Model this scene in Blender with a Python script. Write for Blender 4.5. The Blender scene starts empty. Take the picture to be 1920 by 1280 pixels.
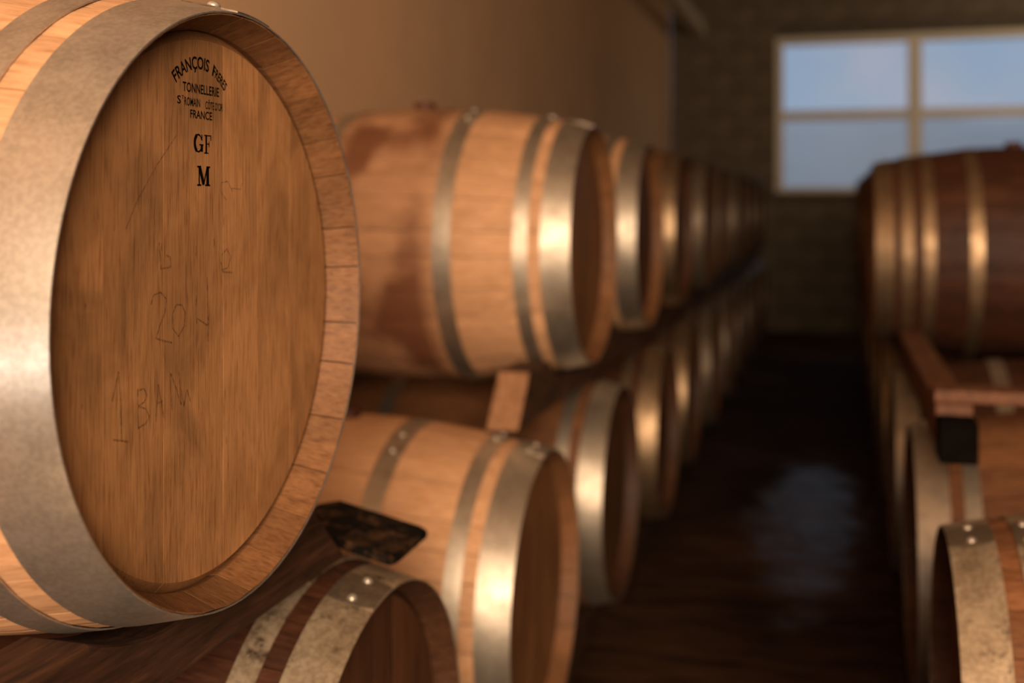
import bpy, bmesh, math, random
from mathutils import Vector, Matrix
random.seed(7)
PI = math.pi
scene = bpy.context.scene
COL = scene.collection

# ------------------------------------------------------------------ camera, sky, lights, exposure
CZ = 1.27                                   # eye height above the floor
cam = bpy.data.cameras.new('camera')
cam.sensor_width = 36.0
cam.lens = 39.9
cam.shift_y = -0.1355
cam.clip_start = 0.02
cam.dof.use_dof = True
cam.dof.focus_distance = 1.13
cam.dof.aperture_fstop = 2.5
camo = bpy.data.objects.new('camera', cam)
camo.location = (0, 0, CZ)
camo.rotation_euler = (PI / 2, 0, 0.277)
COL.objects.link(camo)
scene.camera = camo

world = bpy.data.worlds.new('dusk_sky')
scene.world = world
world.use_nodes = True
wn = world.node_tree
wn.nodes.clear()
w_out = wn.nodes.new('ShaderNodeOutputWorld')
w_bg = wn.nodes.new('ShaderNodeBackground')
w_tc = wn.nodes.new('ShaderNodeTexCoord')
w_ns = wn.nodes.new('ShaderNodeTexNoise')
w_ns.inputs['Scale'].default_value = 7.0
w_ns.inputs['Detail'].default_value = 3.0
w_rp = wn.nodes.new('ShaderNodeValToRGB')
w_rp.color_ramp.elements[0].position = 0.42
w_rp.color_ramp.elements[0].color = (0.29, 0.375, 0.50, 1)
w_rp.color_ramp.elements[1].position = 0.68
w_rp.color_ramp.elements[1].color = (0.44, 0.42, 0.48, 1)
wn.links.new(w_tc.outputs['Generated'], w_ns.inputs['Vector'])
wn.links.new(w_ns.outputs['Fac'], w_rp.inputs['Fac'])
wn.links.new(w_rp.outputs['Color'], w_bg.inputs['Color'])
w_bg.inputs['Strength'].default_value = 1.0
wn.links.new(w_bg.outputs['Background'], w_out.inputs['Surface'])


def area(name, loc, target, sx, sy, power, color):
    l = bpy.data.lights.new(name, 'AREA')
    l.shape = 'RECTANGLE'
    l.size, l.size_y = sx, sy
    l.energy = power
    l.color = color
    o = bpy.data.objects.new(name, l)
    o.location = loc
    d = Vector(target) - Vector(loc)
    o.rotation_euler = d.to_track_quat('-Z', 'Y').to_euler()
    COL.objects.link(o)
    return o


area('unseen_front_light', (0.80, -2.25, CZ + 0.66), (0.0, 3.0, CZ + 0.40), 1.9, 1.8, 300, (1.0, 0.735, 0.515))  # unseen warm source behind the camera; its window form is made up
area('doorway_daylight', (-1.05, -1.6, CZ - 0.62), (-0.6, 2.0, CZ - 0.1), 0.45, 0.34, 5, (1.0, 0.92, 0.86))
area('back_hall_lamp', (2.55, 9.3, CZ + 1.75), (1.9, 11.5, CZ + 1.6), 0.5, 0.2, 15, (1.0, 0.80, 0.55))

scene.view_settings.view_transform = 'Standard'
scene.view_settings.look = 'None'
scene.view_settings.gamma = 1.0
scene.view_settings.use_curve_mapping = False
scene.view_settings.exposure = 0.0


# ------------------------------------------------------------------ materials
def new_mat(name):
    m = bpy.data.materials.new(name)
    m.use_nodes = True
    nt = m.node_tree
    nt.nodes.clear()
    out = nt.nodes.new('ShaderNodeOutputMaterial')
    b = nt.nodes.new('ShaderNodeBsdfPrincipled')
    nt.links.new(b.outputs['BSDF'], out.inputs['Surface'])
    return m, nt, b, out


def ramp(nt, fac, stops):
    r = nt.nodes.new('ShaderNodeValToRGB')
    els = r.color_ramp.elements
    while len(els) < len(stops):
        els.new(0.5)
    for e, (p, c) in zip(els, stops):
        e.position = p
        e.color = (*c, 1) if len(c) == 3 else c
    nt.links.new(fac, r.inputs['Fac'])
    return r.outputs['Color']


def mapped(nt, scale, use_random=True):
    tc = nt.nodes.new('ShaderNodeTexCoord')
    vec = tc.outputs['Object']
    if use_random:
        oi = nt.nodes.new('ShaderNodeObjectInfo')
        mul = nt.nodes.new('ShaderNodeMath')
        mul.operation = 'MULTIPLY'
        mul.inputs[1].default_value = 41.0
        nt.links.new(oi.outputs['Random'], mul.inputs[0])
        add = nt.nodes.new('ShaderNodeVectorMath')
        add.operation = 'ADD'
        nt.links.new(vec, add.inputs[0])
        nt.links.new(mul.outputs[0], add.inputs[1])
        vec = add.outputs['Vector']
    mp = nt.nodes.new('ShaderNodeMapping')
    mp.inputs['Scale'].default_value = scale
    nt.links.new(vec, mp.inputs['Vector'])
    return mp.outputs['Vector']


def noise(nt, vec, scale, detail=4, rough=0.55, dist=0.0):
    n = nt.nodes.new('ShaderNodeTexNoise')
    n.inputs['Scale'].default_value = scale
    n.inputs['Detail'].default_value = detail
    n.inputs['Roughness'].default_value = rough
    n.inputs['Distortion'].default_value = dist
    nt.links.new(vec, n.inputs['Vector'])
    return n.outputs['Fac']


def mix(nt, fac, a, b, mode='MIX'):
    m = nt.nodes.new('ShaderNodeMix')
    m.data_type = 'RGBA'
    m.blend_type = mode
    for sock, v in ((m.inputs['Factor'], fac), (m.inputs['A'], a), (m.inputs['B'], b)):
        if isinstance(v, (int, float)):
            sock.default_value = v
        elif isinstance(v, tuple):
            sock.default_value = (*v, 1) if len(v) == 3 else v
        else:
            nt.links.new(v, sock)
    return m.outputs['Result']


def tone(nt, lo, hi):
    oi = nt.nodes.new('ShaderNodeObjectInfo')
    mr = nt.nodes.new('ShaderNodeMapRange')
    mr.inputs['To Min'].default_value = lo
    mr.inputs['To Max'].default_value = hi
    nt.links.new(oi.outputs['Random'], mr.inputs['Value'])
    return mr.outputs['Result']


def bump(nt, b, h, strength, dist=0.001):
    bp = nt.nodes.new('ShaderNodeBump')
    bp.inputs['Strength'].default_value = strength
    bp.inputs['Distance'].default_value = dist
    nt.links.new(h, bp.inputs['Height'])
    nt.links.new(bp.outputs['Normal'], b.inputs['Normal'])


def wood(name, dark, mid, light, stretch=(1, 14, 14), fine=11.0, rough=0.6, tones=(0.86, 1.1), blot=0.35,
         stain=None, bump_s=0.25):
    m, nt, b, out = new_mat(name)
    v = mapped(nt, stretch)
    f = noise(nt, v, fine, 7, 0.62, 0.35)
    c = ramp(nt, f, [(0.30, dark), (0.47, mid), (0.68, light)])
    v2 = mapped(nt, tuple(min(s, 3.0) for s in stretch))
    f2 = noise(nt, v2, 3.3, 4, 0.6, 0.8)
    c2 = ramp(nt, f2, [(0.33, (1 - blot,) * 3), (0.62, (1.0, 1.0, 1.0))])
    c = mix(nt, 1.0, c, c2, 'MULTIPLY')
    tn = nt.nodes.new('ShaderNodeCombineColor')
    t = tone(nt, *tones)
    for k in ('Red', 'Green', 'Blue'):
        nt.links.new(t, tn.inputs[k])
    c = mix(nt, 1.0, c, tn.outputs['Color'], 'MULTIPLY')
    if stain:                                # spilt wine soaked in around the bung
        tc = nt.nodes.new('ShaderNodeTexCoord')
        sep = nt.nodes.new('ShaderNodeSeparateXYZ')
        nt.links.new(tc.outputs['Object'], sep.inputs[0])
        ab = nt.nodes.new('ShaderNodeMath')
        ab.operation = 'ABSOLUTE'
        nt.links.new(sep.outputs['X'], ab.inputs[0])
        sub = nt.nodes.new('ShaderNodeMapRange')
        sub.inputs['From Min'].default_value = 0.16
        sub.inputs['From Max'].default_value = 0.10
        nt.links.new(ab.outputs[0], sub.inputs['Value'])
        ns = nt.nodes.new('ShaderNodeTexNoise')
        ns.inputs['Scale'].default_value = 4.4
        ns.inputs['Detail'].default_value = 5
        ge = nt.nodes.new('ShaderNodeNewGeometry')
        nt.links.new(ge.outputs['Position'], ns.inputs['Vector'])
        rp = ramp(nt, ns.outputs['Fac'], [(0.42, (0.30, 0.30, 0.30)), (0.56, (0.95, 0.95, 0.95))])
        fac = mix(nt, 1.0, rp, sub.outputs['Result'], 'MULTIPLY')
        c = mix(nt, fac, c, stain)
    nt.links.new(c, b.inputs['Base Color'])
    b.inputs['Roughness'].default_value = rough
    b.inputs['Specular IOR Level'].default_value = 0.3
    bump(nt, b, f, bump_s)
    return m


def metal(name, light, dark, rough=(0.30, 0.5), metallic=0.75, rust=0.0, scale=22.0):
    m, nt, b, out = new_mat(name)
    v = mapped(nt, (1, 1, 1))
    f = noise(nt, v, scale, 6, 0.65)
    c = ramp(nt, f, [(0.36, dark), (0.6, light)])
    f3 = noise(nt, v, scale * 9, 3, 0.5)
    c = mix(nt, 0.35, c, ramp(nt, f3, [(0.42, dark), (0.58, light)]))
    if rust:
        f4 = noise(nt, v, 30.0, 7, 0.7)
        fac = ramp(nt, f4, [(0.56, (0, 0, 0)), (0.66, (rust,) * 3)])
        c = mix(nt, fac, c, (0.06, 0.035, 0.018))
    nt.links.new(c, b.inputs['Base Color'])
    b.inputs['Metallic'].default_value = metallic
    mr = nt.nodes.new('ShaderNodeMapRange')
    mr.inputs['To Min'].default_value = rough[1]
    mr.inputs['To Max'].default_value = rough[0]
    nt.links.new(f, mr.inputs['Value'])
    nt.links.new(mr.outputs['Result'], b.inputs['Roughness'])
    bump(nt, b, f3, 0.06)
    return m


def plain(name, col, rough=0.6, spec=0.3, var=0.2, scale=20.0, metallic=0.0):
    m, nt, b, out = new_mat(name)
    v = mapped(nt, (1, 1, 1), False)
    f = noise(nt, v, scale, 5, 0.6)
    c = ramp(nt, f, [(0.35, tuple(x * (1 - var) for x in col)), (0.65, tuple(x * (1 + var) for x in col))])
    nt.links.new(c, b.inputs['Base Color'])
    b.inputs['Roughness'].default_value = rough
    b.inputs['Specular IOR Level'].default_value = spec
    b.inputs['Metallic'].default_value = metallic
    bump(nt, b, f, 0.1)
    return m


M = {}
M['oak'] = wood('pale_oak_staves', (0.43, 0.225, 0.11), (0.58, 0.32, 0.165), (0.67, 0.39, 0.215), (1.2, 14, 14), blot=0.15, tones=(0.9, 1.08))
M['oak_stained'] = wood('wine_stained_oak_staves', (0.43, 0.225, 0.11), (0.58, 0.32, 0.165), (0.67, 0.39, 0.215), (1.2, 14, 14),
                        blot=0.2, stain=(0.16, 0.06, 0.028))
M['chime'] = wood('golden_brown_chime', (0.125, 0.052, 0.019), (0.205, 0.092, 0.035), (0.265, 0.124, 0.05), (1.5, 20, 20), blot=0.3, tones=(0.82, 1.12))
M['chime_dark'] = wood('brown_chime', (0.12, 0.05, 0.019), (0.20, 0.085, 0.032), (0.26, 0.118, 0.046), (1.5, 20, 20), blot=0.3)
M['oak_old_shade'] = wood('dark_red_oak_staves', (0.032, 0.010, 0.0045), (0.062, 0.021, 0.009), (0.10, 0.036, 0.016), (1.2, 14, 14), blot=0.4)  # old wood's own tone, also painted shade on the far barrels
M['oak_worn_shade'] = wood('worn_and_dimmed_oak_staves', (0.12, 0.045, 0.018), (0.21, 0.085, 0.034), (0.28, 0.125, 0.053), (1.2, 14, 14), blot=0.35)  # worn brown tone, doubling as painted dimness on farther left barrels
M['head'] = wood('oak_head_boards', (0.20, 0.088, 0.032), (0.38, 0.183, 0.072), (0.445, 0.226, 0.094), (46, 46, 2.2), fine=11.0, rough=0.5,
                 tones=(0.84, 1.1), blot=0.38, bump_s=0.25)
M['head_shade'] = wood('shade_darkened_oak_head', (0.05, 0.018, 0.008), (0.105, 0.040, 0.016), (0.14, 0.058, 0.025), (30, 30, 1.0), fine=9.0, rough=0.6, blot=0.4)  # head darkened in colour to stand for weak light in the rows
M['chime_shade'] = wood('shade_darkened_chime', (0.035, 0.014, 0.007), (0.075, 0.03, 0.013), (0.12, 0.05, 0.022), (1.5, 20, 20), blot=0.4)  # chime with the shade of the rows put into its colour
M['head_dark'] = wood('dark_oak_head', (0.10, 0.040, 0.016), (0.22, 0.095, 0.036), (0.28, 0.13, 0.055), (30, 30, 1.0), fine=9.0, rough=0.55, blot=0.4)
M['beam'] = wood('rough_dark_timber', (0.014, 0.005, 0.0025), (0.05, 0.019, 0.008), (0.09, 0.038, 0.017), (14, 1.2, 14), fine=7.0, rough=0.7, blot=0.55, bump_s=0.6)
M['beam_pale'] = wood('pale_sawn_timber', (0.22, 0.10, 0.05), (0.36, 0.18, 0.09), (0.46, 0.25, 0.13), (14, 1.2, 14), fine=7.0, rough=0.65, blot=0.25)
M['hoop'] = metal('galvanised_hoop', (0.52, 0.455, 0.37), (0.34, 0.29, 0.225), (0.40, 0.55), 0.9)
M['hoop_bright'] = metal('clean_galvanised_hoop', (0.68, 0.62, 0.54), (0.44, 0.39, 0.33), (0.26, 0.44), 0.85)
M['hoop_worn'] = metal('blotched_galvanised_hoop', (0.56, 0.45, 0.315), (0.26, 0.19, 0.12), (0.34, 0.55), 0.6, rust=0.9, scale=16)
M['hoop_dark'] = metal('dull_hoop_lap', (0.22, 0.17, 0.12), (0.11, 0.08, 0.055), (0.4, 0.6), 0.6)  # dull laps; on far left hoops the darkness stands for shade
M['beam_shade'] = wood('shaded_timber_side', (0.035, 0.014, 0.007), (0.085, 0.035, 0.016), (0.14, 0.06, 0.028), (14, 1.2, 14), fine=7.0, rough=0.7, blot=0.4)  # side colour holds the shade that grazing light leaves there
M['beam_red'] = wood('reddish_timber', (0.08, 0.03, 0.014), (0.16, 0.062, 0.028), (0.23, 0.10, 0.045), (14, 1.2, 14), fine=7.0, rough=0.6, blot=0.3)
M['hoop_brown'] = metal('browned_hoop', (0.44, 0.315, 0.195), (0.24, 0.155, 0.085), (0.38, 0.54), 0.9, rust=0.4)  # own brown on the upper right; dims the far hoops elsewhere
M['rivet'] = metal('rivet_steel', (0.70, 0.64, 0.54), (0.45, 0.40, 0.32), (0.25, 0.4), 0.7)
M['bung'] = plain('dark_red_bung', (0.07, 0.022, 0.014), 0.55)
M['ink'] = plain('branded_black_lettering', (0.006, 0.004, 0.003), 0.9, 0.0, 0.1)
M['slate'] = plain('black_mottled_board', (0.02, 0.014, 0.009), 0.5, 0.4, 0.8, 30)
M['black'] = plain('black_tarred_wood', (0.004, 0.003, 0.002), 0.9, 0.05, 0.3)


def pencil_mat():
    m, nt, b, out = new_mat('faint_pencil_on_oak')
    b.inputs['Base Color'].default_value = (0.075, 0.03, 0.012, 1)
    b.inputs['Roughness'].default_value = 0.6
    v = mapped(nt, (1, 160, 60), False)
    f = noise(nt, v, 3.0, 4, 0.7)
    a = ramp(nt, f, [(0.38, (0.05,) * 3), (0.66, (0.62,) * 3)])
    nt.links.new(a, b.inputs['Alpha'])
    return m


M['pencil'] = pencil_mat()


def slate_mat():
    m, nt, b, out = new_mat('mottled_black_board')
    v = mapped(nt, (1, 1, 1), False)
    f = noise(nt, v, 38.0, 3, 0.6, 0.6)
    c = ramp(nt, f, [(0.50, (0.004, 0.003, 0.0025)), (0.72, (0.085, 0.042, 0.018))])
    nt.links.new(c, b.inputs['Base Color'])
    b.inputs['Roughness'].default_value = 0.8
    b.inputs['Specular IOR Level'].default_value = 0.12
    bump(nt, b, f, 0.5, 0.003)
    return m


M['slate'] = slate_mat()


def floor_mat():
    m, nt, b, out = new_mat('dark_concrete_with_damp_patch')
    v = mapped(nt, (1, 1, 1), False)
    f = noise(nt, v, 1.6, 6, 0.6)
    c = ramp(nt, f, [(0.35, (0.022, 0.010, 0.005)), (0.65, (0.060, 0.028, 0.013))])
    nt.links.new(c, b.inputs['Base Color'])
    # damp patch in the aisle: an ellipse with a ragged edge
    mp = nt.nodes.new('ShaderNodeMapping')
    mp.inputs['Location'].default_value = (0.10 / 0.24, -4.75 / 1.15, 0)
    mp.inputs['Scale'].default_value = (1 / 0.24, 1 / 1.15, 0)
    tc = nt.nodes.new('ShaderNodeTexCoord')
    nt.links.new(tc.outputs['Object'], mp.inputs['Vector'])
    ln = nt.nodes.new('ShaderNodeVectorMath')
    ln.operation = 'LENGTH'
    nt.links.new(mp.outputs['Vector'], ln.inputs[0])
    f2 = noise(nt, v, 5.0, 4, 0.6)
    ad = nt.nodes.new('ShaderNodeMath')
    ad.operation = 'MULTIPLY_ADD'
    ad.inputs[1].default_value = 1.2
    nt.links.new(f2, ad.inputs[0])
    nt.links.new(ln.outputs['Value'], ad.inputs[2])
    damp = nt.nodes.new('ShaderNodeMapRange')
    damp.interpolation_type = 'SMOOTHSTEP'
    damp.inputs['From Min'].default_value = 1.75
    damp.inputs['From Max'].default_value = 1.2
    nt.links.new(ad.outputs[0], damp.inputs['Value'])
    for sock, dry, wet in (('Roughness', 0.85, 0.36), ('Specular IOR Level', 0.10, 0.95)):
        mr = nt.nodes.new('ShaderNodeMapRange')
        mr.inputs['To Min'].default_value = dry
        mr.inputs['To Max'].default_value = wet
        nt.links.new(damp.outputs['Result'], mr.inputs['Value'])
        nt.links.new(mr.outputs['Result'], b.inputs[sock])
    v3 = mapped(nt, (0.8, 3.0, 1), False)
    f3 = noise(nt, v3, 4.0, 3, 0.5)
    bump(nt, b, f3, 1.0, 0.035)
    return m


M['floor'] = floor_mat()
M['plaster'] = plain('ochre_plaster', (0.66, 0.42, 0.245), 0.9, 0.1, 0.05, 2.0)
M['stone'] = plain('dark_stone', (0.10, 0.07, 0.045), 0.9, 0.1, 0.3, 3.0)
M['block'] = plain('grey_brown_block', (0.13, 0.10, 0.07), 0.9, 0.1, 0.2, 6.0)
M['mortar'] = plain('dark_mortar', (0.10, 0.08, 0.06), 0.95, 0.1, 0.2, 12.0)
M['ceil'] = plain('limewashed_ceiling_boards', (0.42, 0.32, 0.22), 0.9, 0.1, 0.2, 3.0)
M['cream'] = plain('cream_painted_frame', (0.62, 0.54, 0.42), 0.45, 0.4, 0.05, 8.0)
M['ground'] = plain('bare_ground_outside', (0.16, 0.17, 0.16), 0.95, 0.1, 0.25, 0.6)
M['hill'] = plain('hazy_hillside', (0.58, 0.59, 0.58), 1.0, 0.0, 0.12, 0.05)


def glass_mat():
    m, nt, b, out = new_mat('window_glass')
    nt.nodes.remove(b)
    tr = nt.nodes.new('ShaderNodeBsdfTransparent')
    tr.inputs['Color'].default_value = (0.93, 0.96, 0.98, 1)
    gl = nt.nodes.new('ShaderNodeBsdfGlossy')
    gl.inputs['Roughness'].default_value = 0.35
    mx = nt.nodes.new('ShaderNodeMixShader')
    mx.inputs['Fac'].default_value = 0.012
    nt.links.new(tr.outputs[0], mx.inputs[1])
    nt.links.new(gl.outputs[0], mx.inputs[2])
    nt.links.new(mx.outputs[0], out.inputs['Surface'])
    return m


M['glass'] = glass_mat()


# ------------------------------------------------------------------ mesh helpers
def mesh_from(name, verts, faces, smooth=False):
    me = bpy.data.meshes.new(name)
    me.from_pydata([tuple(v) for v in verts], [], faces)
    me.update()
    bm = bmesh.new()
    bm.from_mesh(me)
    bmesh.ops.recalc_face_normals(bm, faces=bm.faces)
    bm.to_mesh(me)
    bm.free()
    if smooth:
        for p in me.polygons:
            p.use_smooth = True
    return me


def link(name, me, mat=None, parent=None, loc=(0, 0, 0), rot=(0, 0, 0)):
    o = bpy.data.objects.new(name, me)
    COL.objects.link(o)
    if me is not None and mat is not None:
        if len(me.materials) == 0:
            me.materials.append(mat)
        elif me.materials[0] is not mat:
            o.material_slots[0].link = 'OBJECT'
            o.material_slots[0].material = mat
    o.location = loc
    o.rotation_euler = rot
    if parent is not None:
        o.parent = parent
    return o


def tag(o, label, cat=None, group=None, kind=None):
    if label:
        o['label'] = label
    if cat:
        o['category'] = cat
    if group:
        o['group'] = group
    if kind:
        o['kind'] = kind
    return o


def box_mesh(name, x0, x1, y0, y1, z0, z1, bev=0.0):
    bm = bmesh.new()
    bmesh.ops.create_cube(bm, size=1)
    for v in bm.verts:
        v.co = Vector(((x0 + x1) / 2 + v.co.x * (x1 - x0), (y0 + y1) / 2 + v.co.y * (y1 - y0), (z0 + z1) / 2 + v.co.z * (z1 - z0)))
    if bev:
        bmesh.ops.bevel(bm, geom=list(bm.edges), offset=bev, segments=2, affect='EDGES', profile=0.6)
    me = bpy.data.meshes.new(name)
    bm.to_mesh(me)
    bm.free()
    return me


def extrude_poly(name, pts, x0, x1, bev=0.0):
    """polygon in (y, z), extruded along x"""
    bm = bmesh.new()
    vs = [bm.verts.new((x0, y, z)) for y, z in pts]
    f = bm.faces.new(vs)
    r = bmesh.ops.extrude_face_region(bm, geom=[f])
    for v in r['geom']:
        if isinstance(v, bmesh.types.BMVert):
            v.co.x = x1
    bmesh.ops.recalc_face_normals(bm, faces=bm.faces)
    if bev:
        ed = [e for e in bm.edges if len(e.link_faces) == 2 and e.calc_face_angle() > 0.5]
        bmesh.ops.bevel(bm, geom=ed, offset=bev, segments=2, affect='EDGES', profile=0.6)
    me = bpy.data.meshes.new(name)
    bm.to_mesh(me)
    bm.free()
    return me


# ------------------------------------------------------------------ the setting
def structure(name, me, mat, label=None):
    o = link(name, me, mat)
    tag(o, label, None, None, 'structure')
    return o


XL, XR, YB, YF, ZC = -1.60, 3.6, 11.5, -2.4, 3.5
structure('floor', box_mesh('floor', XL - 0.2, XR + 0.2, YF - 0.2, YB + 0.3, -0.2, 0.0), M['floor'], 'dark sealed concrete floor of the aisle')
structure('wall_left', box_mesh('wall_left', XL - 0.2, XL, YF, YB, 0.0, ZC), M['plaster'], 'smooth ochre plaster wall behind the left barrels')
structure('wall_right', box_mesh('wall_right', XR, XR + 0.2, YF, YB, 0.0, ZC), M['stone'], 'dark stone wall beyond the right barrels')
structure('wall_front', box_mesh('wall_front', XL, XR, YF - 0.2, YF, 0.0, ZC), M['stone'], 'dark stone wall at the near end')
structure('ceiling', box_mesh('ceiling', XL - 0.2, XR + 0.2, YF - 0.2, YB + 0.3, ZC, ZC + 0.2), M['ceil'], 'limewashed boarded ceiling')
structure('trim_1', box_mesh('trim_1', XL + 0.25, XL + 0.36, 2.0, YB, CZ + 1.66, CZ + 1.78, 0.008), M['cream'], 'pale service rail running under the ceiling beside the left wall')

# back wall of blocks with the window opening
WX0, WX1 = -0.56, 3.10
WZ0, WZ1 = CZ + 0.10, CZ + 1.62
bw = structure('wall_back', None, None, 'grey brown block wall with the window')


def back_piece(x0, x1, z0, z1):
    link('mortar_bed', box_mesh('mortar_bed', x0, x1, YB + 0.012, YB + 0.25, z0, z1), M['mortar'], bw)


back_piece(XL, WX0, 0, ZC)
back_piece(WX1, XR, 0, ZC)
back_piece(WX0, WX1, 0, WZ0)
back_piece(WX0, WX1, WZ1, ZC)
BH, BL = 0.2175, 0.44
block_meshes = {}
row = 0
z = 0.0
while z < ZC - 0.01:
    z1 = min(z + BH, ZC)
    x = XL - (BL / 2 if row % 2 else 0)
    while x < 3.3:
        for a, b_ in ((max(x, XL), min(x + BL, 3.3)),):
            spans = [(a, b_)]
            if z1 > WZ0 + 0.02 and z < WZ1 - 0.02:
                spans = []
                if a < WX0:
                    spans.append((a, min(b_, WX0)))
                if b_ > WX1:
                    spans.append((max(a, WX1), b_))
            for (p, q) in spans:
                if q - p < 0.04:
                    continue
                zz0, zz1 = z, z1
                if p < WX1 and q > WX0:
                    if z < WZ0 < z1 and z1 - WZ0 <= 0.02 + 1e-6:
                        zz1 = min(z1, WZ0)
                    if z < WZ1 < z1 and z >= WZ1 - 0.02:
                        zz0 = WZ1
                key = (round(q - p, 3), round(zz1 - zz0, 3))
                if key not in block_meshes:
                    block_meshes[key] = box_mesh('block', 0.006, key[0] - 0.006, 0, 0.05, 0.006, key[1] - 0.006, 0.004)
                link('block', block_meshes[key], M['block'], bw, (p, YB, zz0))
        x += BL
    z += BH
    row += 1

# window: painted frame, mullions, transom, panes
win = tag(link('window_1', None, None, None, ((WX0 + WX1) / 2, YB, WZ0)), 'cream framed window of six panes in the back wall', None, None, 'structure')


def wpart(name, x0, x1, y0, y1, z0, z1, mat, bev=0.004):
    ox, oz = (WX0 + WX1) / 2, WZ0
    return link(name, box_mesh(name, x0 - ox, x1 - ox, y0, y1, z0 - oz, z1 - oz, bev), mat, win)


FT = 0.072
wpart('frame_rail', WX0, WX1, -0.03, 0.06, WZ1 - FT, WZ1, M['cream'])
wpart('frame_rail', WX0, WX1, -0.03, 0.06, WZ0, WZ0 + FT * 0.7, M['cream'])
wpart('window_sill', WX0 - 0.05, WX1 + 0.05, -0.06, 0.0, WZ0 - 0.035, WZ0, M['mortar'])
wpart('frame_post', WX0, WX0 + FT, -0.03, 0.06, WZ0 + FT * 0.7, WZ1 - FT, M['cream'])
wpart('frame_post', WX1 - FT, WX1, -0.03, 0.06, WZ0 + FT * 0.7, WZ1 - FT, M['cream'])
bays = [(-0.56, 0.70), (0.70, 1.94), (1.94, 3.10)]
TZ = CZ + 0.855
for bx in (0.70, 1.94):
    wpart('mullion', bx - 0.025, bx + 0.10, -0.04, 0.06, WZ0 + FT * 0.7, WZ1 - FT, M['cream'])
for i, (a, b_) in enumerate(bays):
    x0 = a + (FT if i == 0 else 0.10)
    x1 = b_ - (FT if i == 2 else 0.025)
    wpart('transom', x0, x1, -0.02, 0.05, TZ - 0.045, TZ + 0.045, M['cream'])
    for z0, z1 in ((WZ0 + FT * 0.7, TZ - 0.045), (TZ + 0.045, WZ1 - FT)):
        wpart('pane', x0, x1, 0.018, 0.022, z0, z1, M['glass'], 0)

# made-up frame added round the unseen light behind the camera
fw = tag(link('light_frame', None, None, None, (0.80, YF, CZ - 0.27)), 'added frame around the unseen light at the near wall', None, None, 'structure')
for x0, x1, z0, z1 in ((-1.07, -0.96, 0, 1.86), (0.96, 1.07, 0, 1.86), (-0.96, 0.96, -0.08, 0.02), (-0.96, 0.96, 1.84, 1.94)):
    link('frame_bar', box_mesh('frame_bar', x0, x1, 0.0, 0.10, z0, z1, 0.004), M['cream'], fw)

# outside, seen through the glass
structure('ground_outside', box_mesh('ground_outside', -80, 80, YB + 0.3, 160, -0.4, -0.2), M['ground'], 'bare ground outside the window')
hv, hf = [], []
HN = 60
for i in range(HN + 1):
    xx = -90 + 180 * i / HN
    hh = 9.6 + 0.5 * math.sin(i * 0.31) + 0.3 * math.sin(i * 0.83 + 1)
    hv += [(xx, 90, -0.4), (xx, 96, hh * 0.7), (xx, 110, hh), (xx, 130, -0.4)]
for i in range(HN):
    for k in range(3):
        p = i * 4 + k
        hf.append((p, p + 4, p + 5, p + 1))
structure('hills', mesh_from('hills', hv, hf, True), M['hill'], 'low hazy hillside outside the window')

# ------------------------------------------------------------------ barrels
L, RB, RE = 0.92, 0.355, 0.298
HL = L / 2
TH = 0.027
REC = 0.036          # recess of the head
STAVE_W = [10, 13, 14]
seq = [0] * 9 + [1] * 10 + [2] * 10
random.shuffle(seq)


def rad(x):
    u = x / HL
    return RB - (RB - RE) * u * u


def mark_chime(me):
    """inner bevel and end grain use the second material slot"""
    for p in me.polygons:
        c = p.center
        if abs(c.x) > HL - 0.07 and math.hypot(c.y, c.z) < rad(c.x) - 0.0016:
            p.material_index = 1


def stave_mesh(w):
    """one stave centred on angle 0 (straight up), running along x, bevelled at both chimes"""
    h = math.radians(w) / 2
    xs = [-HL, -HL + 0.038, -0.39, -0.3, -0.2, -0.1, 0, 0.1, 0.2, 0.3, 0.39, HL - 0.038, HL]
    verts, faces = [], []
    na = 4
    for x in xs:
        end = HL - abs(x)
        ro = rad(x)
        ri = ro - TH
        if end < 0.001:
            ri = ro - 0.0016          # the chime is bevelled to a thin edge
        elif end < 0.05:
            ri = ro - 0.024
        hh = h - 0.0008 / ro
        for k in range(na):
            a = -hh + 2 * hh * k / (na - 1)
            rr = ro - (0.0012 if k in (0, na - 1) else 0)
            verts.append((x, rr * math.sin(a), rr * math.cos(a)))
        for k in range(na):
            a = hh - 2 * hh * k / (na - 1)
            verts.append((x, ri * math.sin(a), ri * math.cos(a)))
    n = na * 2
    for i in range(len(xs) - 1):
        for k in range(n):
            k2 = (k + 1) % n
            faces.append((i * n + k, i * n + k2, (i + 1) * n + k2, (i + 1) * n + k))
    faces.append(tuple(range(n)))
    faces.append(tuple((len(xs) - 1) * n + k for k in reversed(range(n))))
    me = mesh_from('stave', verts, faces)
    mark_chime(me)
    return me


STAVES = [stave_mesh(w) for w in STAVE_W]


def lathe(name, prof, n=72, smooth=True, closed=False):
    """profile of (x, r) swept about the x axis"""
    verts, faces = [], []
    for i in range(n):
        a = 2 * PI * i / n
        for x, r in prof:
            verts.append((x, r * math.sin(a), r * math.cos(a)))
    m = len(prof)
    for i in range(n):
        j = (i + 1) % n
        for k in range(m if closed else m - 1):
            k2 = (k + 1) % m
            faces.append((i * m + k, i * m + k2, j * m + k2, j * m + k))
    me = mesh_from(name, verts, faces)
    for p in me.polygons:
        p.use_smooth = smooth
    try:
        me.set_sharp_from_angle(angle=0.6)
    except Exception:
        pass
    return me


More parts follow.
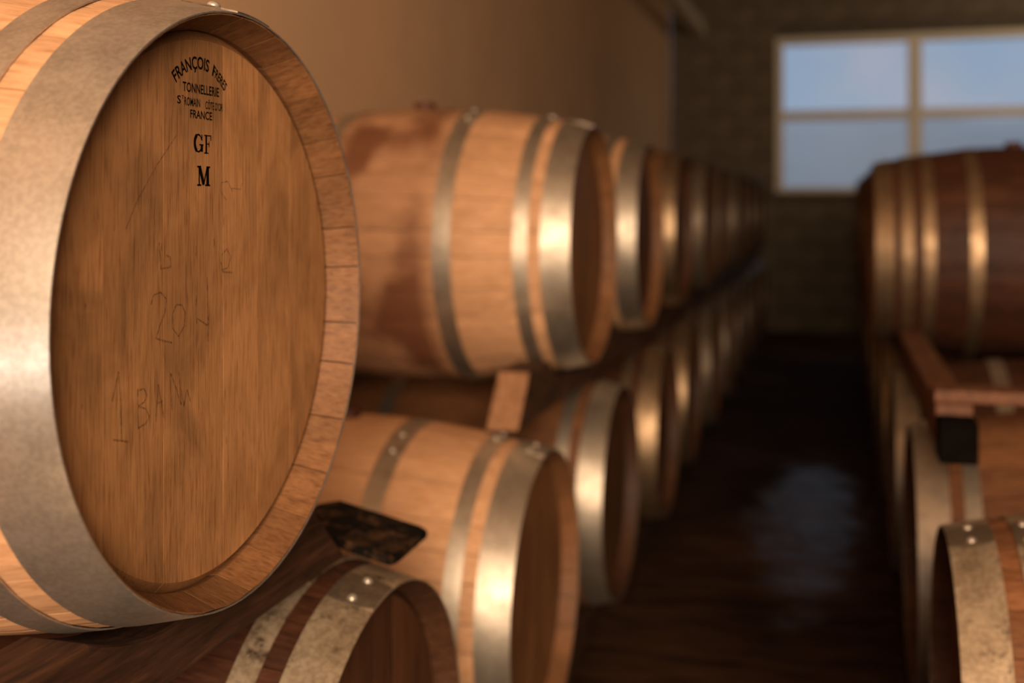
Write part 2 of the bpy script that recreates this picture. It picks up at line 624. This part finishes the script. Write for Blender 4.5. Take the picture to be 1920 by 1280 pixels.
body_prof = [(x, rad(x)) for x in [-HL + L * i / 24 for i in range(25)]]
body_prof += [(HL, RE - 0.0016), (HL - 0.038, rad(HL - 0.038) - 0.024), (HL - 0.06, rad(HL - .06) - TH), (0.2, rad(0.2) - TH),
              (-0.2, rad(0.2) - TH), (-HL + 0.06, rad(HL - .06) - TH), (-HL + 0.038, rad(HL - .038) - 0.024), (-HL, RE - 0.0016)]
BODY = lathe('body', body_prof, 58, True, True)
mark_chime(BODY)
HR = rad(HL - REC) - 0.0225        # head radius, edge let into the staves


def hoop_mesh(x0, x1, off=0.0006, th=0.0017, a0=None, a1=None, n=96):
    ns = 5
    xs = [x0 + (x1 - x0) * k / (ns - 1) for k in range(ns)]
    prof = [(x, rad(x) + off + th) for x in xs] + [(x, rad(x) + off) for x in reversed(xs)]
    if a0 is None:
        return lathe('hoop', prof, n, True, True)
    verts, faces = [], []
    m = len(prof)
    k_n = 14
    for i in range(k_n + 1):
        t = i / k_n
        for j, (x, r) in enumerate(prof):
            # rounded free end
            xm = (x0 + x1) / 2
            f = (x - xm) / ((x1 - x0) / 2)
            aa1 = a1 - (abs(f) ** 2.5) * 0.14 * (a1 - a0) * 0.5
            aa0 = a0 + (abs(f) ** 2.5) * 0.14 * (a1 - a0) * 0.5
            a = aa0 + (aa1 - aa0) * t
            verts.append((x, r * math.sin(a), r * math.cos(a)))
    for i in range(k_n):
        for k in range(m):
            k2 = (k + 1) % m
            faces.append((i * m + k, i * m + k2, (i + 1) * m + k2, (i + 1) * m + k))
    faces.append(tuple(range(m)))
    faces.append(tuple(k_n * m + k for k in reversed(range(m))))
    return mesh_from('hoop_lap', verts, faces, False)


def dome_mesh(r, h):
    """rivet head on +z"""
    verts, faces = [], []
    n, m = 10, 3
    for j in range(m):
        a = j / m * PI / 2
        for i in range(n):
            t = 2 * PI * i / n
            verts.append((r * math.cos(a) * math.cos(t), r * math.cos(a) * math.sin(t), h * math.sin(a)))
    verts.append((0, 0, h))
    for j in range(m - 1):
        for i in range(n):
            k = (i + 1) % n
            faces.append((j * n + i, j * n + k, (j + 1) * n + k, (j + 1) * n + i))
    for i in range(n):
        faces.append(((m - 1) * n + i, (m - 1) * n + (i + 1) % n, m * n))
    faces.append(tuple(reversed(range(n))))
    return mesh_from('rivet', verts, faces, True)


RIVET = dome_mesh(0.0075, 0.006)
# hoops: (inner end, outer end) measured as distance from the barrel end
HOOPS_A = [(-0.0012, 0.066), (0.094, 0.128), (0.272, 0.316)]
HOOPS_B = [(0.004, 0.062), (0.085, 0.122), (0.150, 0.186), (0.288, 0.328)]
hoop_cache = {}


def get_hoop(x0, x1):
    k = (round(x0, 4), round(x1, 4))
    if k not in hoop_cache:
        hoop_cache[k] = hoop_mesh(x0, x1)
    return hoop_cache[k]


lap_cache = {}


def get_lap(x0, x1):
    k = (round(x0, 4), round(x1, 4))
    if k not in lap_cache:
        lap_cache[k] = hoop_mesh(x0 + 0.001, x1 - 0.001, 0.0024, 0.0017, -0.13, 0.13)
    return lap_cache[k]


def head_slices(bounds):
    """head boards: slices of a bevelled disc in the local (y, z) plane, front at +x"""
    out = []
    for a, b in zip(bounds[:-1], bounds[1:]):
        a2 = a + (0.0004 if a > -HR + 0.001 else 0)
        b2 = b - (0.0004 if b < HR - 0.001 else 0)
        cx = (a + b) / 2

        def ring(r):
            lo, hi = max(a2, -r * 0.9995), min(b2, r * 0.9995)
            ys = [lo + (hi - lo) * k / 12 for k in range(13)]
            top = [(y, math.sqrt(max(r * r - y * y, 0))) for y in ys]
            bot = [(y, -math.sqrt(max(r * r - y * y, 0))) for y in reversed(ys)]
            return top + bot
        r_front, r_mid, r_back = ring(HR - 0.011), ring(HR), ring(HR)
        n = len(r_front)
        verts = [(0.0, y - cx, z) for y, z in r_front] + [(-0.011, y - cx, z) for y, z in r_mid] + [(-0.02, y - cx, z) for y, z in r_back]
        faces = [tuple(range(n))]
        for lev in range(2):
            for k in range(n):
                k2 = (k + 1) % n
                faces.append((lev * n + k, lev * n + k2, (lev + 1) * n + k2, (lev + 1) * n + k))
        faces.append(tuple(2 * n + k for k in reversed(range(n))))
        out.append((cx, mesh_from('head_board', verts, faces)))
    return out


BOUNDS = [-HR, -0.181, -0.087, 0.024, 0.098, 0.176, HR]
BOARDS = head_slices(BOUNDS)
HEAD = mesh_from('head', *(lambda n=48: (
    [(0, (HR - 0.011) * math.sin(2 * PI * i / n), (HR - 0.011) * math.cos(2 * PI * i / n)) for i in range(n)] +
    [(-0.011, HR * math.sin(2 * PI * i / n), HR * math.cos(2 * PI * i / n)) for i in range(n)] +
    [(-0.02, HR * math.sin(2 * PI * i / n), HR * math.cos(2 * PI * i / n)) for i in range(n)],
    [tuple(range(n))] + [(l * n + i, l * n + (i + 1) % n, (l + 1) * n + (i + 1) % n, (l + 1) * n + i) for l in range(2) for i in range(n)] +
    [tuple(2 * n + i for i in reversed(range(n)))]))())
BUNG = lathe('bung', [(0.0, 0.0), (0.0, 0.026), (0.012, 0.029), (0.022, 0.027), (0.024, 0.0)], 20, True, False)


for me_ in STAVES + [BODY]:
    me_.materials.append(M['oak'])
    me_.materials.append(M['chime'])


def two(o, a, b):
    for i, k in enumerate((a, b)):
        o.material_slots[i].link = 'OBJECT'
        o.material_slots[i].material = M[k]
    return o


def barrel(label, x_end, y, zc, face=1, detail=True, stave_mat='oak', head_mat='head_dark', hoop_mat='hoop', hoops=HOOPS_A,
           group='barrels of the left upper row', lap=0.0, lap_mat='hoop', rivets=True, both=True, chime_mat='chime_dark'):
    """face=+1: visible head looks along +x. The Empty stands at the lowest point of the belly."""
    xc = x_end - face * HL
    root = link('oak_barrel', None, None, None, (xc, y, zc - RB), (0, 0, 0 if face > 0 else PI))
    tag(root, label, 'barrel', group)
    c = (0, 0, RB)
    if detail:
        a = 0.0
        for s in seq:
            w = math.radians(STAVE_W[s])
            two(link('stave', STAVES[s], None, root, c, (-(a + w / 2), 0, 0)), stave_mat, chime_mat)
            a += w
        for cx, me in BOARDS:
            link('head_board', me, M[head_mat], root, (HL - REC, cx, RB))
    else:
        two(link('body', BODY, None, root, c), stave_mat, chime_mat)
        link('head', HEAD, M[head_mat], root, (HL - REC, 0, RB))
    link('rear_head', HEAD, M[head_mat], root, (-HL + REC, 0, RB), (0, 0, PI))
    for side in ((1, -1) if both else (1,)):
        for i, (d0, d1) in enumerate(hoops):
            x0, x1 = sorted((side * (HL - d0), side * (HL - d1)))
            h = link('hoop', get_hoop(x0, x1), M[hoop_mat], root, c)
            if detail and side > 0:
                la = lap + (0.05 * i if i < 2 else -0.35)
                link('hoop_lap', get_lap(x0, x1), M[lap_mat], h, (0, 0, 0), (-la, 0, 0))
                if rivets:
                    xm = (x0 + x1) / 2
                    r = rad(xm) + 0.0036
                    slope = math.atan(2 * (RB - RE) * xm / HL / HL)
                    for da in (-0.085, 0.085):
                        an = la + da
                        mat = Matrix.Rotation(-an, 4, 'X') @ Matrix.Translation((xm, 0, r)) @ Matrix.Rotation(slope, 4, 'Y')
                        rv = link('rivet', RIVET, M['rivet'], h)
                        rv.matrix_local = mat
    link('bung', BUNG, M['bung'], root, (0, 0, 2 * RB - 0.006), (0, -PI / 2, 0))
    return root


AX = -0.585
ZU, ZL = CZ - 0.107, CZ - 0.83
ORD = ['first', 'second', 'third', 'fourth', 'fifth', 'sixth', 'seventh', 'eighth', 'ninth', 'tenth', 'eleventh', 'twelfth', 'thirteenth']

gUL = 'oak barrels of the left upper row'
gLL = 'oak barrels of the left lower row'
gRU = 'dark barrels of the right upper row'
gRL = 'worn barrels of the right lower row'

u1 = barrel('large sharp foreground oak barrel with black stamped lettering on its head', AX, 1.045, ZU, 1, True, 'oak', 'head', 'hoop_bright',
            group=gUL, lap=0.08, lap_mat='hoop_dark', chime_mat='chime')
barrel('pale oak barrel with wine stained belly right behind the lettered foreground barrel', AX, 2.835, ZU, 1, True, 'oak_stained', 'head_dark', group=gUL)
for k in range(3, 11):  # farther barrels take darker materials; the row's light fall-off is put into colour
    barrel('oak barrel in the left upper row, %s from the lettered front barrel' % ORD[k - 1], AX + random.uniform(-.01, .01), 1.045 + 0.893 * k, ZU, 1, False,
           *(('oak_stained', 'head_shade', 'hoop') if k == 3 else ('oak_worn_shade', 'head_shade', 'hoop_brown') if k < 5 else ('oak_old_shade', 'head_shade', 'hoop_dark')), group=gUL, chime_mat='chime_dark' if k == 3 else 'chime_shade')

LY0, LS = 0.565, 0.886
barrel('shadowed oak barrel below and left of the lettered foreground barrel', AX, LY0, ZL, 1, False, 'oak', 'head_dark', group=gLL)
barrel('brown barrel with riveted blotched hoop at the bottom edge, under the black board', AX, LY0 + LS, ZL, 1, True, 'oak_old_shade', 'head_shade', 'hoop_worn', group=gLL,
       lap=-0.10, lap_mat='hoop_dark', chime_mat='chime_shade')
barrel('pale clean oak barrel on the floor beneath the wine stained barrel', AX, LY0 + 2 * LS, ZL, 1, True, 'oak', 'head_dark', group=gLL)
for k in range(3, 12):  # darker materials again stand for light fading down the lower row
    barrel('oak barrel in the left lower row, %s behind the pale clean floor barrel' % ORD[k - 3], AX + random.uniform(-.01, .01), LY0 + LS * k, ZL, 1, False,
           *(('oak_worn_shade', 'head_shade', 'hoop') if k == 3 else ('oak_old_shade', 'head_shade', 'hoop_brown') if k < 6 else ('oak_old_shade', 'head_shade', 'hoop_dark')), group=gLL, chime_mat='chime_shade')

BX = 0.172
RY0 = 1.95
barrel('worn barrel with spotted hoops and riveted laps in the bottom right corner', BX, RY0, ZL, -1, True, 'oak_worn_shade', 'head_shade', 'hoop_worn', group=gRL,
       lap=0.10, lap_mat='hoop_dark', chime_mat='chime_shade')
barrel('brown barrel under the black end block in the right lower row', BX, RY0 + 0.89, ZL, -1, True, 'oak_worn_shade', 'head_shade', 'hoop', group=gRL, chime_mat='chime_shade')
for k in range(2, 9):  # rear heads and hoops darkened, the aisle's shade sits in their colour
    barrel('brown barrel in the right lower row, %s behind the one under the black end block' % ORD[k - 2], BX, RY0 + 0.89 * k, ZL, -1, False, 'oak_old_shade', 'head_shade', 'hoop' if k == 2 else 'hoop_brown', group=gRL, chime_mat='chime_shade')

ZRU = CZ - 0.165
barrel('dark red brown barrel with four hoops per half below the window', 0.125, 4.18, ZRU, -1, True, 'oak_old_shade', 'head_dark', 'hoop_brown', HOOPS_B, group=gRU)
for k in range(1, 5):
    barrel('dark red brown barrel in the right upper row, %s behind the foremost one' % ORD[k - 1], 0.135, 4.18 + 0.89 * k, ZRU, -1, False, 'oak_old_shade', 'head_dark', 'hoop_brown',
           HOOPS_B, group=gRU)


# ------------------------------------------------------------------ notched timber cradles between the rows
def cradle(label, x0, x1, y0, y1, zb, zt, centres, zc, r, mat, group, lead=0.09, tail=0.07):
    pts = [(y0, zb), (y1, zb), (y1 - tail, zt)]
    for cy in sorted(centres, reverse=True):
        w = math.sqrt(max(r * r - (zc - zt) ** 2, 0))
        for k in range(13):
            t = 1 - 2 * k / 12
            yy = cy + w * t
            if y0 + lead < yy < y1 - tail:
                pts.append((yy, zc - math.sqrt(r * r - (w * t) ** 2)))
    pts.append((y0 + lead, zt))
    base = ((x0 + x1) / 2, (y0 + y1) / 2, zb)
    o = link('timber_cradle', extrude_poly('timber_cradle', [(p - base[1], q - zb) for p, q in pts], x0 - base[0], x1 - base[0], 0.006), M[mat], None, base)
    if mat == 'beam_shade':             # sawn end stays pale as lit, sides' shade is in their colour
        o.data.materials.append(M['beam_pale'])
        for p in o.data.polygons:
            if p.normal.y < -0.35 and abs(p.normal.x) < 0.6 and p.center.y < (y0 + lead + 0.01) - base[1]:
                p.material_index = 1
    return tag(o, label, 'timber', group)


gC = 'notched timbers carrying the upper barrels'
for nm, off in (('front', 0.075), ('rear', L - 0.15)):
    x1 = AX - off
    x0 = x1 - 0.075
    rr = max(rad(HL - off), rad(HL - off - 0.075)) + 0.0042
    zb = ZL + max(rad(HL - off), rad(HL - off - 0.075)) + 0.0042
    cradle('dark notched timber under the %s end of the lettered foreground barrel' % nm, x0, x1, 0.10, 1.47, zb, ZU - 0.30, [0.152, 1.045], ZU, rr, 'beam', gC, 0.05, 0.10)
    cradle('notched timber with pale sawn end and shade-toned sides under the %s ends of the left upper row' % nm, x0, x1, 2.37, 10.6, zb, ZU - 0.275,
           [2.835] + [1.045 + 0.893 * k for k in range(3, 11)], ZU, rr, 'beam_shade', gC, 0.10, 0.05)

for nm, off in (('aisle', 0.03), ('far', L - 0.12)):
    x0 = BX + off
    x1 = x0 + 0.075
    zb = ZL + max(rad(HL - off), rad(HL - off - 0.075)) + 0.0042
    rr = max(rad(HL - (x0 - 0.125)), rad(HL - (x1 - 0.125))) + 0.0042
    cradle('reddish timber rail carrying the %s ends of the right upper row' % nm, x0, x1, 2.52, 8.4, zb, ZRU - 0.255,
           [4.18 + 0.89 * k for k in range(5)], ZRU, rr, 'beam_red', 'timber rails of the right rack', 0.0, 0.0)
zt = ZRU - 0.255
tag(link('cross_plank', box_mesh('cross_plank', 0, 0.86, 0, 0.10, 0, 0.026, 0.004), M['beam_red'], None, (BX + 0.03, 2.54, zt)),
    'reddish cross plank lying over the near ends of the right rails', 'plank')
# black chock between rail and barrel shoulder
cb = box_mesh('chock', 0, 0.075, 0, 0.09, 0, 0.085, 0.006)
tag(link('chock', cb, M['black'], None, (BX + 0.030, 2.428, zt - 0.105)), 'black square end block fixed to the near end of the right rail', 'chock')

# sleepers on the floor under the lower rows
for nm, x in (('aisle side of the left', AX - 0.16), ('wall side of the left', AX - L + 0.09), ('aisle side of the right', BX + 0.09), ('far side of the right', BX + L - 0.16)):
    zs = ZL - rad(HL - 0.17) - 0.004
    tag(link('floor_sleeper', box_mesh('floor_sleeper', 0, 0.07, 0, 10.6, 0, zs, 0.005), M['beam'], None, (x, 0.2, 0)),
        'dark floor sleeper on the %s lower barrels' % nm, 'timber', 'floor sleepers under the lower barrels')

# black mottled board lying on the brown lower barrel
bm = bmesh.new()
outl = [(-0.085, -0.045), (-0.060, -0.075), (0.082, -0.078), (0.088, -0.06), (0.086, 0.066), (0.07, 0.074), (-0.07, 0.072), (-0.088, 0.03)]
vs = [bm.verts.new((x, y, 0)) for x, y in outl]
f = bm.faces.new(vs)
r = bmesh.ops.extrude_face_region(bm, geom=[f])
for v in r['geom']:
    if isinstance(v, bmesh.types.BMVert):
        v.co.z = 0.014
bmesh.ops.recalc_face_normals(bm, faces=bm.faces)
bmesh.ops.bevel(bm, geom=list(bm.edges), offset=0.003, segments=2, affect='EDGES')
me = bpy.data.meshes.new('mottled_board')
bm.to_mesh(me)
bm.free()
tag(link('mottled_board', me, M['slate'], None, (-0.690, 1.585, CZ - 0.500), (0.0, math.radians(13), 0)),
    'small black mottled board lying on the barrel below the lettered one', 'board')

# ------------------------------------------------------------------ lettering on the foreground head
HX = HL - REC + 0.0004
HXw = AX - REC                         # world x of the head face


def head_pt(px, py):
    """photograph pixel to a point (y, z) on the head face, relative to the barrel axis"""
    q = (1564 - px) * math.cos(0.277) / 2128
    depth = -HXw / q
    y = (depth + HXw * math.sin(0.277)) / math.cos(0.277)
    return y - 1.045, -(py - 380) / 2128 * depth + 0.107


def text_part(body, yc, zc, width, height, arc=None, bold=0.0, warp=None):
    cu = bpy.data.curves.new('lettering', 'FONT')
    cu.body = body
    cu.size = 1.0
    cu.resolution_u = 3
    cu.offset = bold
    tmp = bpy.data.objects.new('tmp', cu)
    COL.objects.link(tmp)
    dg = bpy.context.evaluated_depsgraph_get()
    me = bpy.data.meshes.new_from_object(tmp.evaluated_get(dg))
    bpy.data.objects.remove(tmp)
    bpy.data.curves.remove(cu)
    xs = [v.co.x for v in me.vertices]
    x0, x1 = min(xs), max(xs)
    capz = 0.73
    for v in me.vertices:
        u = (v.co.x - x0) / (x1 - x0) - 0.5
        h = v.co.y / capz * height
        if warp:                       # (from, to, height factor) along the line
            for (a0, b0, h0), (a1, b1, h1) in zip(warp[:-1], warp[1:]):
                if a0 <= u + 0.5 <= a1:
                    k = (u + 0.5 - a0) / (a1 - a0)
                    u = b0 + (b1 - b0) * k - 0.5
                    h *= h0 + (h1 - h0) * k
                    break
        if arc:
            a = u * width / arc
            v.co = Vector((0, (arc + h) * math.sin(a), (arc + h) * math.cos(a) - arc))
        else:
            v.co = Vector((0, u * width, h))
    me.materials.clear()
    o = link('stamped_lettering', me, M['ink'], u1, (HX, yc, zc + RB))
    return o


def line_text(body, p_left, p_right, top_left_y, bold=0.01, arc=None):
    """p_left, p_right: baseline ends in photograph pixels; top_left_y: cap top at the left end"""
    ya, za = head_pt(*p_left)
    yb, zb = head_pt(*p_right)
    _, zt_ = head_pt(p_left[0], top_left_y)
    return text_part(body, (ya + yb) / 2, (za + zb) / 2, abs(yb - ya), zt_ - za, arc, bold)


line_text('TONNELLERIE', (341, 170), (409, 182), 151.5, 0.016)
line_text('S', (330.5, 193), (337.5, 194), 177.5, 0.012)
line_text('T', (339, 186), (343, 186.6), 178, 0.012)
line_text('ROMAIN', (344, 196.5), (373.5, 201.5), 180, 0.01)
line_text("CÔTE D'OR", (383.5, 203.5), (416, 209.5), 188.5, 0.008)
line_text('FRANCE', (355, 220), (396, 226), 204, 0.016)
# arched top line
ya, za = head_pt(328, 137)
yb, zb = head_pt(419, 158)
ym, zm = head_pt(374, 128)
half = (yb - ya) / 2
text_part('FRANÇOIS FRERES', (ya + yb) / 2, zm - 0.001, (yb - ya) * 1.09, 0.0130, 0.066, 0.02,
          [(0, 0, 1), (0.56, 0.62, 1), (0.59, 0.66, 1), (0.635, 0.735, 1), (0.65, 0.75, 0.8), (1, 1, 0.8)])


def ribbon(polys, w, mat, name, layer=0.0):
    """flat strokes on the head face; points already (y, z), width w or per-stroke width"""
    verts, faces = [], []
    for pl in polys:
        ww = w
        if isinstance(pl, tuple):
            pl, ww = pl
        n = len(pl)
        base = len(verts)
        for i, (y, z_) in enumerate(pl):
            a = Vector(pl[max(i - 1, 0)])
            b = Vector(pl[min(i + 1, n - 1)])
            d = (b - a)
            d = d.normalized() if d.length > 1e-9 else Vector((1, 0))
            nx, nz = -d.y, d.x
            verts.append((0, y + nx * ww / 2, z_ + nz * ww / 2))
            verts.append((0, y - nx * ww / 2, z_ - nz * ww / 2))
        for i in range(n - 1):
            p = base + 2 * i
            faces.append((p, p + 1, p + 3, p + 2))
    me = bpy.data.meshes.new(name)
    me.from_pydata(verts, [], faces)
    me.update()
    return link(name, me, mat, u1, (HX + layer, 0, RB))


def px_polys(polys, scale, ox, oy):
    return [[head_pt(ox + x / scale, oy + y / scale) for x, y in p] for p in polys]


def serif_letter(ch, p_bl, p_tr):
    """letters drawn in a unit box: thick stems, thin hairlines and slab serifs"""
    y0, z0 = head_pt(*p_bl)
    y1, z1 = head_pt(*p_tr)
    W, H = y1 - y0, z1 - z0
    T, S = 0.22, 0.09

    def arc(cx, cy, rx, ry, a0, a1, n=14):
        return [(cx + rx * math.cos(math.radians(a0 + (a1 - a0) * k / n)), cy + ry * math.sin(math.radians(a0 + (a1 - a0) * k / n))) for k in range(n + 1)]
    if ch == 'G':
        st = [(arc(0.47, 0.5, 0.36, 0.46, 50, 130), S), (arc(0.47, 0.5, 0.36, 0.46, 115, 245), T), (arc(0.47, 0.5, 0.36, 0.46, 230, 318), S),
              ([(0.82, 0.42), (0.82, 0.05)], T), ([(0.58, 0.42), (1.0, 0.42)], S * 0.8), ([(0.82, 0.97), (0.82, 0.66)], S), ([(0.72, 0.84), (0.82, 0.68)], S)]
    elif ch == 'F':
        st = [([(0.28, 0.0), (0.28, 1.0)], T), ([(0.0, 0.035), (0.6, 0.035)], S * 0.8), ([(0.0, 0.965), (0.95, 0.965)], S * 0.8),
              ([(0.9, 1.0), (0.9, 0.70)], S), ([(0.3, 0.52), (0.68, 0.52)], S * 0.8), ([(0.66, 0.66), (0.66, 0.38)], S)]
    else:
        st = [([(0.13, 0.0), (0.13, 1.0)], S), ([(0.85, 0.0), (0.85, 1.0)], T), ([(0.16, 1.0), (0.5, 0.06)], T * 0.95), ([(0.5, 0.06), (0.82, 1.0)], S),
              ([(-0.04, 0.03), (0.30, 0.03)], S * 0.8), ([(0.62, 0.03), (1.06, 0.03)], S * 0.8), ([(-0.04, 0.97), (0.2, 0.97)], S * 0.8), ([(0.8, 0.97), (1.06, 0.97)], S * 0.8)]
    out = []
    for pl, w in st:
        out.append(([(y0 + a * W, z0 + b * H) for a, b in pl], w * W * 1.05))
    return ribbon(out, 0.002, M['ink'], 'stamped_lettering')


serif_letter('G', (361.5, 285), (380, 252))
serif_letter('F', (381, 288), (395, 254))
serif_letter('M', (369, 348), (391, 312.5))

c2 = [[(570, 970), (590, 880), (605, 812)], [(603, 812), (612, 950), (620, 1160)], [(575, 1165), (615, 1168), (655, 1175)],
      [(702, 900), (703, 1000), (706, 1110)], [(700, 912), (735, 900), (750, 935), (735, 970), (706, 990)],
      [(706, 992), (745, 1005), (762, 1045), (745, 1078), (704, 1105)],
      [(796, 1068), (800, 980), (808, 880)], [(808, 880), (822, 960), (836, 1052)], [(800, 978), (832, 964)],
      [(876, 1008), (872, 900), (872, 822)], [(872, 822), (900, 900), (926, 985)], [(926, 985), (920, 900), (914, 815)],
      [(926, 905), (940, 992)], [(940, 992), (955, 905)], [(955, 905), (974, 965)],
      [(770, 470), (785, 420), (820, 405), (850, 440), (842, 510), (815, 580), (796, 648)], [(796, 642), (835, 655), (878, 665)],
      [(900, 470), (880, 520), (882, 590), (912, 632), (942, 580), (946, 510), (930, 470), (900, 470)],
      [(1005, 420), (1000, 520), (1008, 570)], [(1008, 540), (1060, 575)], [(1060, 345), (1062, 500), (1064, 660)],
      [(812, 150), (818, 220), (822, 290)], [(822, 285), (872, 275), (870, 225), (850, 215)],
      [(1135, 215), (1160, 182), (1182, 225), (1165, 280), (1136, 290), (1130, 250), (1140, 300), (1190, 305)]]
i0 = 0
for n in (3, 3, 3, 3, 3, 2, 1, 3, 2, 1):
    ribbon(px_polys(c2[i0:i0 + n], 2.742, 0, 400), 0.0019, M['pencil'], 'handwriting', 0.0002)
    i0 += n
c1 = [[(1160, 1030), (1128, 985), (1130, 940), (1165, 932), (1190, 985)], [(1185, 968), (1232, 972), (1245, 930), (1240, 900)],
      [(905, 690), (800, 850), (700, 1030), (640, 1180)]]
for p in c1:
    ribbon(px_polys([p], 2.742, 0, 0), 0.0013, M['pencil'], 'handwriting', 0.0002)
# small dark nail and knot flecks in the boards
fl = []
for (px, py, h) in ((212, 428, 12), (158, 572, 8), (151, 762, 10), (399, 455, 16), (386, 532, 26), (388, 600, 20), (277, 138, 18), (422, 825, 14),
                    (395, 865, 22), (300, 462, 14), (365, 470, 18), (455, 950, 10)):
    ribbon([[head_pt(px, py - h / 2), head_pt(px + 0.5, py), head_pt(px, py + h / 2)]], 0.0013, M['pencil'], 'grain_fleck', 0.0003)
